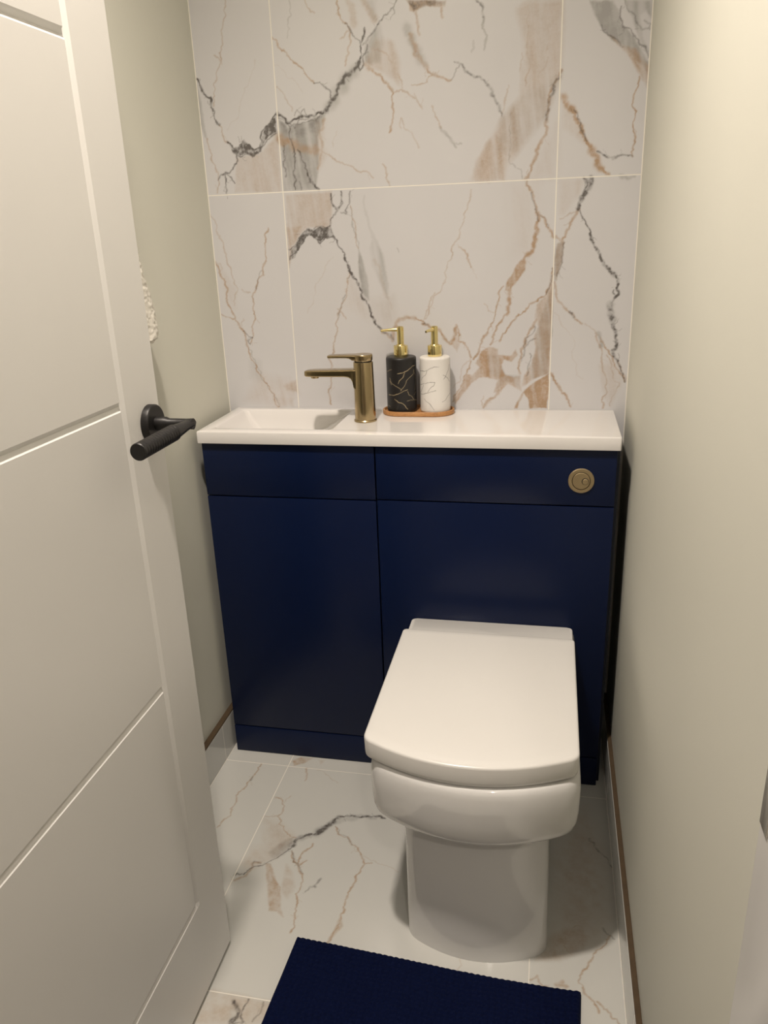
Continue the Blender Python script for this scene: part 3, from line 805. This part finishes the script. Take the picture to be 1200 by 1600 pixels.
# white fluffy hand towel hanging on a hook on the left wall, almost wholly behind the door
from mathutils import noise as mn
hk = empty('robe_hook', (XL, -.50, 1.42), 'black wall hook hidden behind the door, holding the white towel', 'hook')
bm = bmesh.new(); lathe(bm, [(.020, .0), (.020, .004), (.018, .006), (.004, .006)], (XL, -.50, 1.42), 'x', 32)
obj('wall_plate', bm, M['black'], hk)
bm = bmesh.new(); tube(bm, [(XL+.005, -.50, 1.42), (XL+.030, -.50, 1.416), (XL+.044, -.50, 1.424), (XL+.048, -.50, 1.440)], [.005, .005, .005, .0055], 16)
obj('hook', bm, M['black'], hk)
nr, nc = 150, 200
P = np.zeros((nr, nc, 3))
for i in range(nr):
    v = i/(nr-1); z = 1.428-v*(1.428-TWZ)
    hwid = float(np.interp(-z, [-1.43, -1.30, -1.18, -1.15, -1.12, -1.085, -1.066, -1.058], [.012, .030, .0620, .0820, .0950, .1010, .0950, .086])); th = .012+.013*min(1, v*3)
    if v > .985: th *= .7
    for k in range(nc):
        a = 2*PI*k/nc; c_, s_ = math.cos(a), math.sin(a)
        sx = abs(c_)**.6*math.copysign(1, c_); sy = abs(s_)**.8*math.copysign(1, s_)
        fold = 1+.16*math.sin(sx*9+v*2)*min(1, v*2)
        n = mn.noise(Vector((c_*9, s_*4, z*150)))*.0022+abs(mn.noise(Vector((c_*30, s_*12, z*330))))*.0034
        P[i, k] = (XL+.0300+sy*th*fold+s_*n, -.50+sx*hwid+c_*n, z)
me = grid_mesh('towel', P, None, True)
bm = bmesh.new(); bm.from_mesh(me); bm.verts.ensure_lookup_table()
bm.faces.new([bm.verts[k] for k in range(nc)]); bm.faces.new([bm.verts[(nr-1)*nc+k] for k in range(nc)])
tag(obj('towel', bm, plain('white_towelling', (.80, .77, .70), .95, var=.05, nscale=200, bump=.6, bscale=900), None, smooth=70),
    'white fluffy towel on the left wall, only a sliver showing past the door', 'towel')

# ------------------------------------------------------------------ vanity units
def cabinet(name, x0, x1, lab, cat, panels, left_end, right_end):
    t = empty(name, ((x0+x1)/2, -.11, 0), lab, cat)
    bm = bmesh.new()
    box(bm, x0, x0+.016, CF+.019, -.003, .0, .8145, bev=.0006, seg=1)
    box(bm, x1-.016, x1, CF+.019, -.003, .0, .8145, bev=.0006, seg=1)
    box(bm, x0+.016, x1-.016, -.011, -.003, .1, .8145)
    box(bm, x0+.016, x1-.016, CF+.019, -.011, .079, .095)
    obj('carcass', bm, M['navy_edge'], t)
    for nm, a, b, z0, z1 in panels:
        bm = bmesh.new(); box(bm, a, b, CF, CF+.0186, z0, z1, bev=.0012, seg=2)
        obj(nm, bm, M['navy'], t)
    return t
xm0, xm1 = .2395, .2425
vc = cabinet('vanity_cabinet', -.1545, .2405, 'navy blue vanity cupboard under the basin, left of the toilet', 'cabinet',
   [('fascia_panel', -.1525, xm0, .6925, .8135), ('door', -.1525, xm0, .0785, .6895), ('plinth', -.1525, xm0, .001, .0755)], 1, 0)
tc = cabinet('toilet_cabinet', .2415, .7465, 'navy blue cistern cabinet with round flush button behind the toilet', 'cabinet',
   [('upper_panel', xm1, .7395, .6945, .8135), ('lower_panel', xm1, .7395, .0785, .6915), ('plinth', xm1, .7395, .001, .0755)], 0, 1)
fb = empty('flush_button', (0, 0, 0), None, None); fb.parent = tc
fb.location = Vector((.6713, CF, .7487))-Vector(tc.location); fb['label'] = 'round brushed brass dual flush button'
for nm, cx, cz, pr in (('bezel', .6713, .7487, [(.0262, .001), (.0262, -.0022), (.0252, -.0036), (.0188, -.0036), (.0182, -.0012), (.001, -.0012)]),
                       ('large_button', .6713, .7487, [(.0174, .0005), (.0174, -.0034), (.0168, -.0042), (.001, -.0042)]),
                       ('small_button_gap', .6793, .7480, [(.0072, -.003), (.0072, -.00435), (.001, -.00435)]),
                       ('small_button', .6797, .7475, [(.0060, -.003), (.0060, -.0052), (.0055, -.0058), (.001, -.0058)])):
    bm = bmesh.new(); lathe(bm, pr, (cx, CF, cz), 'y', 48)
    obj(nm, bm, M['dark'] if 'gap' in nm else M['brass_disc'], fb)
bm = bmesh.new(); lathe(bm, [(.0181, -.001), (.0181, -.0016), (.001, -.0016)], (.6713, CF, .7487), 'y', 48)
obj('button_gap', bm, M['dark'], fb)

# one-piece worktop with the inset basin
bm = bmesh.new()
wx0, wx1, wy0, wy1 = -.1580, .7458, -.2514, -.0005
bx0, bx1, by0, by1 = -.130, .143, -.2150, -.0270
K = 6
R = [rrect(wx0+.004, wx1-.004, wy0+.004, wy1, .003, H-.027, K),
     rrect(wx0+.0005, wx1-.0005, wy0+.0005, wy1, .004, H-.0265, K),
     rrect(wx0, wx1, wy0, wy1, .0045, H-.024, K),
     rrect(wx0, wx1, wy0, wy1, .0045, H-.0030, K),
     rrect(wx0+.0009, wx1-.0009, wy0+.0009, wy1, .0045, H-.0009, K),
     rrect(wx0+.003, wx1-.003, wy0+.003, wy1-.001, .004, H, K),
     rrect(bx0-.002, bx1+.002, by0-.002, by1+.002, .010, H, K),
     rrect(bx0, bx1, by0, by1, .010, H-.0007, K),
     rrect(bx0+.0015, bx1-.0020, by0+.0013, by1-.0013, .011, H-.0028, K),
     rrect(bx0+.012, bx1-.030, by0+.006, by1-.005, .014, H-.020, K),
     rrect(bx0+.028, bx1-.072, by0+.010, by1-.008, .018, H-.046, K),
     rrect(bx0+.036, bx1-.086, by0+.016, by1-.014, .018, H-.054, K),
     rrect(bx0+.056, bx1-.105, by0+.036, by1-.034, .018, H-.057, K)]
loft(bm, R, cap0=False, cap1=True)
wt = obj('basin_worktop', bm, M['resin'], None, smooth=40)
tag(wt, 'glossy white one-piece worktop with inset basin at its left end, on the navy cabinets', 'basin')

# ------------------------------------------------------------------ brass mixer tap
tx, ty = .1985, -.129
tap = empty('basin_tap', (tx, ty, H), 'brushed brass mixer tap on the worktop beside the basin', 'tap')
bm = bmesh.new(); lathe(bm, [(.0258, .0), (.0258, .0028), (.0248, .0042), (.0235, .0046)], (tx, ty, H+.0002), 'z', 64)
obj('base_ring', bm, M['brass'], tap)
bm = bmesh.new(); lathe(bm, [(.0236, .004), (.0216, .1310), (.0212, .1322), (.0195, .1322)], (tx, ty, H), 'z', 64)
obj('body', bm, M['brass'], tap)
def flatbar(bm, secs):
    """secs: (x, half width, z bottom, z top) stations along -x -> rounded flat bar"""
    rings = []
    for x, hw, zb, zt in secs:
        r = min(.0035, hw*.9, (zt-zb)*.45)
        ring = []
        for cy, cz, a0 in ((hw-r, zt-r, 0), (-hw+r, zt-r, PI/2), (-hw+r, zb+r, PI), (hw-r, zb+r, 3*PI/2)):
            for i in range(6):
                a = a0+PI/2*i/5; ring.append((x, ty+cy+r*math.cos(a), cz+r*math.sin(a)))
        rings.append(ring)
    loft(bm, rings)
bm = bmesh.new()
flatbar(bm, [(tx-.008, .0165, .9050, .9590), (tx-.0205, .0165, .9180, .9590), (tx-.0225, .0163, .9310, .9590), (tx-.026, .0160, .9375, .9588), (tx-.032, .0158, .9412, .9586), (tx-.042, .0156, .9425, .9583),
             (tx-.085, .0152, .9425, .9575), (tx-.115, .0150, .9425, .9568), (tx-.126, .0140, .9426, .9562), (tx-.131, .0120, .9428, .9556), (tx-.1340, .0080, .9434, .9545), (tx-.1352, .003, .9450, .9530)])
obj('spout', bm, M['brass'], tap)
bm = bmesh.new(); lathe(bm, [(.0092, .0035), (.0092, -.0030), (.0085, -.0042), (.0066, -.0042), (.0062, -.002), (.001, -.002)], (tx-.112, ty, .9425), 'z', 32)
obj('aerator', bm, M['brass'], tap)
bm = bmesh.new()
lathe(bm, [(.0190, .1322), (.0190, .1352)], (tx, ty, H), 'z', 48)
obj('lever_gap_ring', bm, M['dark'], tap)
bm = bmesh.new()
lv = []
for z, k in ((.9774, .97), (.9784, 1.0), (.9882, 1.0), (.9900, .985), (.9908, .95)):
    ring = []
    for i in range(64):
        a = 2*PI*i/64
        ring.append((tx+.0212*k*math.cos(a), ty+.0212*k*math.sin(a), z))
    lv.append(ring)
loft(bm, lv)
flatbar(bm, [(tx-.006, .0165, .9782, .9904), (tx-.0215, .0160, .9784, .9904), (tx-.0245, .0157, .9806, .9904), (tx-.0290, .0154, .9828, .9903), (tx-.036, .0150, .9836, .9902),
             (tx-.060, .0140, .9836, .9896), (tx-.072, .0134, .9834, .9892), (tx-.0775, .0115, .9834, .9888), (tx-.0795, .007, .9838, .9882)])
obj('lever', bm, M['brass'], tap)

# ------------------------------------------------------------------ tray and soap dispensers
bcx, bcy = .3055, -.0465
tx0, tx1 = .2225, .3895
def stadium(x0, x1, cy, r, z, k=14):
    out = []
    for cx, a0 in ((x1-r, -PI/2), (x0+r, PI/2)):
        for i in range(k+1):
            a = a0+PI*i/k; out.append((cx+r*math.cos(a), cy+r*math.sin(a), z))
    return out
bm = bmesh.new(); z = H+.0003
loft(bm, [stadium(tx0+a, tx1-a, bcy, .0445-a, z+h) for a, h in ((.0015, 0), (0, .0015), (0, .0092), (.0008, .0104), (.0022, .0108), (.0038, .0104), (.0046, .0090), (.0052, .0052), (.008, .0050))])
tag(obj('wooden_tray', bm, M['wood']), 'oval brown wooden tray under the two soap dispensers', 'tray')

def dispenser(name, cx, lines, bodycol, inkcol, lab, spdir, splen):
    zb = H+.0055
    t = empty(name, (cx, bcy, zb), lab, 'soap dispenser', None)
    R0, HB = .0345, .1255
    n = 230; prof = [(.0005, 0), (.030, 0), (.0330, .0012), (.0343, .0040)]
    prof += [(R0, h) for h in np.linspace(.006, HB-.006, 110)]
    prof += [(.0343, HB-.0035), (.0334, HB-.0015), (.0318, HB-.0004), (.029, HB), (.0120, HB)]
    P = np.zeros((len(prof), n, 3))
    view = math.atan2(-1.823-bcy, .602-cx)
    th = view+(np.arange(n)-n/2)/n*2*PI
    for i, (r, h) in enumerate(prof):
        P[i, :, 0] = cx+r*np.cos(th); P[i, :, 1] = bcy+r*np.sin(th); P[i, :, 2] = zb+h
    xs = (np.arange(n)-n/2)/n*2*PI*R0*1000; ys = np.array([h*1000+i*1e-4 for i, (r, h) in enumerate(prof)])
    X, Y = np.meshgrid(xs, ys); ink = np.zeros(X.shape+(3,)); rs = np.random.RandomState(5)
    L = list(parse(lines, 2))
    for h, p in L:
        draw_line(ink, xs, ys, X, Y, 0, .9, min(1, float(h[1])*1.1), p, rs, .6)
    for h, p in L[:7]:      # the print goes on round the back
        q = [((x+108+90) % 216-90 if False else x+(105 if x < 0 else -105), y) for x, y in p]
        if max(a for a, b in q)-min(a for a, b in q) < 60: draw_line(ink, xs, ys, X, Y, 0, .75, float(h[1]), q, rs, .6)
    m = NT(name+'_glaze'); a = m.node('ShaderNodeAttribute', attribute_name='ink')
    m.set(m.mix(m.math('MULTIPLY', a.outputs['Fac'], 1.35, True) if False else m.xyz(a.outputs['Vector'])[0], bodycol, inkcol), .42)
    b = link('bottle', grid_mesh('bottle', P, ink, True), m.m, t, 50)
    # pump
    pt = zb+HB
    bm = bmesh.new()
    lathe(bm, [(.0140, -.002), (.0140, .0008), (.0158, .0010), (.0160, .0020), (.0160, .0228), (.0154, .0242), (.0110, .0246), (.0100, .0262), (.0082, .0268)], (cx, bcy, pt), 'z', 48)
    obj('collar', bm, M['gold'], t)
    bm = bmesh.new()
    lathe(bm, [(.0078, .0255), (.0078, .0620), (.0074, .0650), (.0060, .0664), (.001, .0668)], (cx, bcy, pt), 'z', 40)
    obj('pump_head', bm, M['gold'], t)
    bm = bmesh.new()
    d = Vector(spdir).normalized(); s = Vector((cx, bcy, pt+.0590))
    tube(bm, [s+d*.004, s+d*.02, s+d*(splen*.8)+Vector((0, 0, -.0006)), s+d*splen+Vector((0, 0, -.0016))], [.0042, .0036, .0030, .0027], 20)
    obj('spout', bm, M['gold'], t)
    bm = bmesh.new()
    e = s+d*splen+Vector((0, 0, -.0016)); tube(bm, [e-d*.002, e+d*.0004], .0018, 14)
    obj('spout_opening', bm, M['dark'], t)
    return t
KL = '\n'.join(l for l in CRACKS.strip().split('\n') if l[0] == 'k'); WL = '\n'.join(l for l in CRACKS.strip().split('\n') if l[0] == 'w')
dispenser('soap_dispenser', .2680, KL, (.012, .011, .011), (.50, .40, .24), 'matt black soap dispenser with gold cracks and gold pump, on the tray nearest the tap', (-1, -.12, 0), .0435)
dispenser('soap_dispenser', .3455, WL, (.74, .72, .69), (.05, .045, .04), 'white soap dispenser with thin dark cracks and gold pump, on the right of the tray', (-.42, -1, 0), .036)

# ------------------------------------------------------------------ toilet
TC = .4945
def outline(w, yf, bul, r, yb, z, cx=TC, rb=.0, n=22, m=8):
    """back-to-wall pan outline: straight sides, bowed front, rounded corners"""
    pts = []
    def fy(x): return yf+bul*(abs(x)/w)**2
    yc = fy(w)
    # left side from back to front
    ys0 = yb
    if rb:
        for i in range(5):
            a = PI/2+PI/2*i/4; pts.append((cx-w+rb+rb*math.cos(a), yb-rb+rb*math.sin(a), z))
        ys0 = yb-rb
    for i in range(m+1): pts.append((cx-w, ys0+(yc+r-ys0)*i/m, z))
    A = (-w, yc+r); B = (-w, yc-.0); Cc = (-(w-r), fy(w-r))
    for i in range(1, 9):
        t = i/9; x = (1-t)**2*A[0]+2*t*(1-t)*B[0]+t*t*Cc[0]; y = (1-t)**2*A[1]+2*t*(1-t)*B[1]+t*t*Cc[1]
        pts.append((cx+x, y, z))
    for i in range(n+1):
        x = -(w-r)+2*(w-r)*i/n; pts.append((cx+x, fy(x), z))
    for i in range(8, 0, -1):
        t = i/9; x = (1-t)**2*A[0]+2*t*(1-t)*B[0]+t*t*Cc[0]; y = (1-t)**2*A[1]+2*t*(1-t)*B[1]+t*t*Cc[1]
        pts.append((cx-x, y, z))
    for i in range(m, -1, -1): pts.append((cx+w, ys0+(yc+r-ys0)*i/m, z))
    if rb:
        for i in range(5):
            a = PI/2*i/4; pts.append((cx+w-rb+rb*math.cos(a), yb-rb+rb*math.sin(a), z))
    return pts
wc = empty('toilet', (TC, -.5, 0), 'white back-to-wall toilet with squared closed lid in front of the navy cistern cabinet', 'toilet')
YB = CF-.0012
TB = .4975
sec = [(.000, .1288, -.7588, .040, .022, .5035), (.01, .1288, -.7585, .040, .022, .5032), (.05, .1285, -.7568, .039, .022, .5025), (.12, .1280, -.7520, .037, .022, .502), (.19, .1278, -.7480, .036, .022, .501),
       (.225, .1280, -.7465, .036, .022, .5), (.243, .1290, -.7470, .036, .023, .4995), (.256, .1312, -.7490, .037, .024, .499), (.265, .1350, -.7525, .039, .025, .4985), (.271, .1405, -.7580, .042, .027, .498),
       (.276, .1490, -.7660, .046, .028, TB), (.280, .1585, -.7745, .050, .027, TB), (.285, .1670, -.7820, .052, .026, TB), (.293, .1725, -.7872, .053, .026, TB), (.305, .1755, -.7900, .054, .026, TB),
       (.325, .1768, -.7917, .054, .027, TB), (.350, .1775, -.7925, .054, .027, TB), (.370, .1775, -.7922, .054, .027, TB), (.380, .1767, -.7908, .054, .027, TB), (.388, .1757, -.7895, .054, .027, TB), (.3935, .1740, -.7870, .054, .026, TB), (.3970, .1712, -.7835, .053, .026, TB), (.3985, .1670, -.7785, .052, .026, TB)]
bm = bmesh.new()
loft(bm, [outline(w, yf, b, r, YB, z, cx) for z, w, yf, b, r, cx in sec])
obj('pan', bm, M['ceramic'], wc, smooth=40)
TL = .4910
bm = bmesh.new()
loft(bm, [outline(w, yf, .050, .012, -.335, z, TL) for z, w, yf in ((.3984, .1700, -.7770), (.3990, .1715, -.7790), (.4025, .1715, -.7790), (.4028, .170, -.777))])
obj('seat', bm, M['seat'], wc, smooth=40)
bm = bmesh.new()
loft(bm, [outline(w, yf, .0520, r, yb, z, TL, rb) for z, w, yf, r, yb, rb in (
    (.4012, .1740, -.7805, .011, -.3480, .006), (.4018, .1760, -.7828, .013, -.3460, .007), (.4038, .1777, -.7845, .014, -.3445, .008), (.4100, .1784, -.7852, .015, -.344, .008),
    (.4350, .1790, -.7856, .015, -.3437, .008), (.4375, .1785, -.7850, .015, -.3440, .008), (.4392, .1770, -.7835, .014, -.3452, .007), (.4400, .1745, -.7808, .013, -.3475, .006), (.4402, .160, -.766, .012, -.360, .006))])
obj('lid', bm, M['seat'], wc, smooth=40)
bm = bmesh.new()
loft(bm, [rrect(.3130+a, .6690-a, -.343+b, YB-a*.3, .010, z) for z, a, b in ((.3975, .001, 0), (.400, 0, 0), (.4080, .0, .0), (.4112, .0015, .001), (.4124, .005, .004))])
obj('hinge_cover', bm, M['seat'], wc, smooth=40)

# ------------------------------------------------------------------ navy bath mat
A = np.array([.1740, -.7695]); B = np.array([.6905, -.7925])
ux = (B-A)/np.linalg.norm(B-A); uy = np.array([ux[1], -ux[0]])
W = np.linalg.norm(B-A); Lm = .42
nu, nv = 300, 240
U, V = np.meshgrid(np.linspace(0, W, nu), np.linspace(0, Lm, nv))
side = .0035*np.sin(V*9)+.002*np.sin(V*23)
xx = A[0]+ux[0]*U+uy[0]*V+side*(1-2*U/W)*0; yy = A[1]+ux[1]*U+uy[1]*V
sag = -.0095*np.sin(PI*np.clip(U/W, 0, 1))*np.exp(-V/.15)
sag += .004*np.sin(U*11)*np.exp(-V/.15)
yy = yy+sag*.6+.0
rib = np.abs(np.sin((U+.0018*np.sin(V*60))*PI/.0105)); blob = np.abs(np.sin((V+.003*np.sin(U*37))*PI/.009))
edge = np.minimum(np.minimum(U, W-U), np.minimum(V, Lm-V)); ed = np.clip(edge/.006, 0, 1)
hh = .012*np.sqrt(np.clip(1-(1-ed)**2, 0, 1))+ .0032*rib*(.45+.55*blob)*ed+.0012*vnoise(U*1000, V*1000, 3, 7, 2)*ed
P = np.stack([xx, yy, hh+.0006], -1)
mt = NT('navy_chenille'); f = mt.noise(260, 3, .6, mt.objc())
mt.set(mt.mix(f, (.0006, .0022, .015), (.0028, .0075, .042)), 1.0, Specular_IOR_Level=.12)
mt.bump(mt.noise(900, 3, .7, mt.objc()), .5, .002)
me = grid_mesh('bath_mat', P); me.flip_normals() if me.polygons[0].normal.z < 0 else None
ma = link('bath_mat', me, mt.m, None, 80)
tag(ma, 'dark navy blue ribbed bath mat on the floor in front of the toilet', 'mat')

# ------------------------------------------------------------------ lamps
def downlight(name, x, y, r, power, col, lab, spot):
    t = empty(name, (x, y, CEIL), lab, 'ceiling light')
    bm = bmesh.new(); lathe(bm, [(r+.014, 0), (r+.014, -.004), (r+.008, -.008), (r, -.008), (r, -.002)], (x, y, CEIL-.0004), 'z', 48, cap1=False)
    obj('bezel', bm, M['gloss'], t)
    bm = bmesh.new(); lathe(bm, [(r-.0005, -.002), (r-.0005, -.0050), (r*.6, -.0062), (.001, -.0066)], (x, y, CEIL-.0004), 'z', 48)
    m = NT(name+'_glow'); m.set((.9, .9, .9), .5)
    m.b.inputs['Emission Color'].default_value = (*col, 1); m.b.inputs['Emission Strength'].default_value = 6
    obj('diffuser', bm, m.m, t)
    L = bpy.data.lights.new('lamp', 'SPOT'); L.energy = power; L.color = col; L.shadow_soft_size = r
    L.spot_size = math.radians(spot); L.spot_blend = 1
    lo = bpy.data.objects.new('lamp', L); C.objects.link(lo); lo.parent = t; lo.location = (0, 0, -.03)
    return t
for a in LAMPS: downlight(*a)
w = bpy.data.worlds.new('world'); bpy.context.scene.world = w; w.use_nodes = True
w.node_tree.nodes['Background'].inputs[0].default_value = (1, .86, .68, 1); w.node_tree.nodes['Background'].inputs[1].default_value = .0

# ------------------------------------------------------------------ camera
yaw, pitch, roll, F = -.2147, -.3446, -.0385, 1231.37
cy, sy, cp, sp = math.cos(yaw), math.sin(yaw), math.cos(pitch), math.sin(pitch)
fwd = Vector((sy*cp, cy*cp, sp)); rt = Vector((cy, -sy, 0)); up = rt.cross(fwd)
r2 = math.cos(roll)*rt+math.sin(roll)*up; u2 = -math.sin(roll)*rt+math.cos(roll)*up
cam = bpy.data.cameras.new('camera'); co = bpy.data.objects.new('camera', cam); C.objects.link(co)
co.matrix_world = Matrix.Translation((.6020, -1.8230, 1.2468)) @ Matrix((r2, u2, -fwd)).transposed().to_4x4()
cam.sensor_fit = 'VERTICAL'; cam.sensor_height = 36; cam.lens = 36*F/1600; cam.clip_start = .02
bpy.context.scene.camera = co
vs = bpy.context.scene.view_settings
vs.view_transform = 'Standard'; vs.look = 'None'; vs.gamma = 1; vs.use_curve_mapping = False; vs.exposure = EXPOSURE
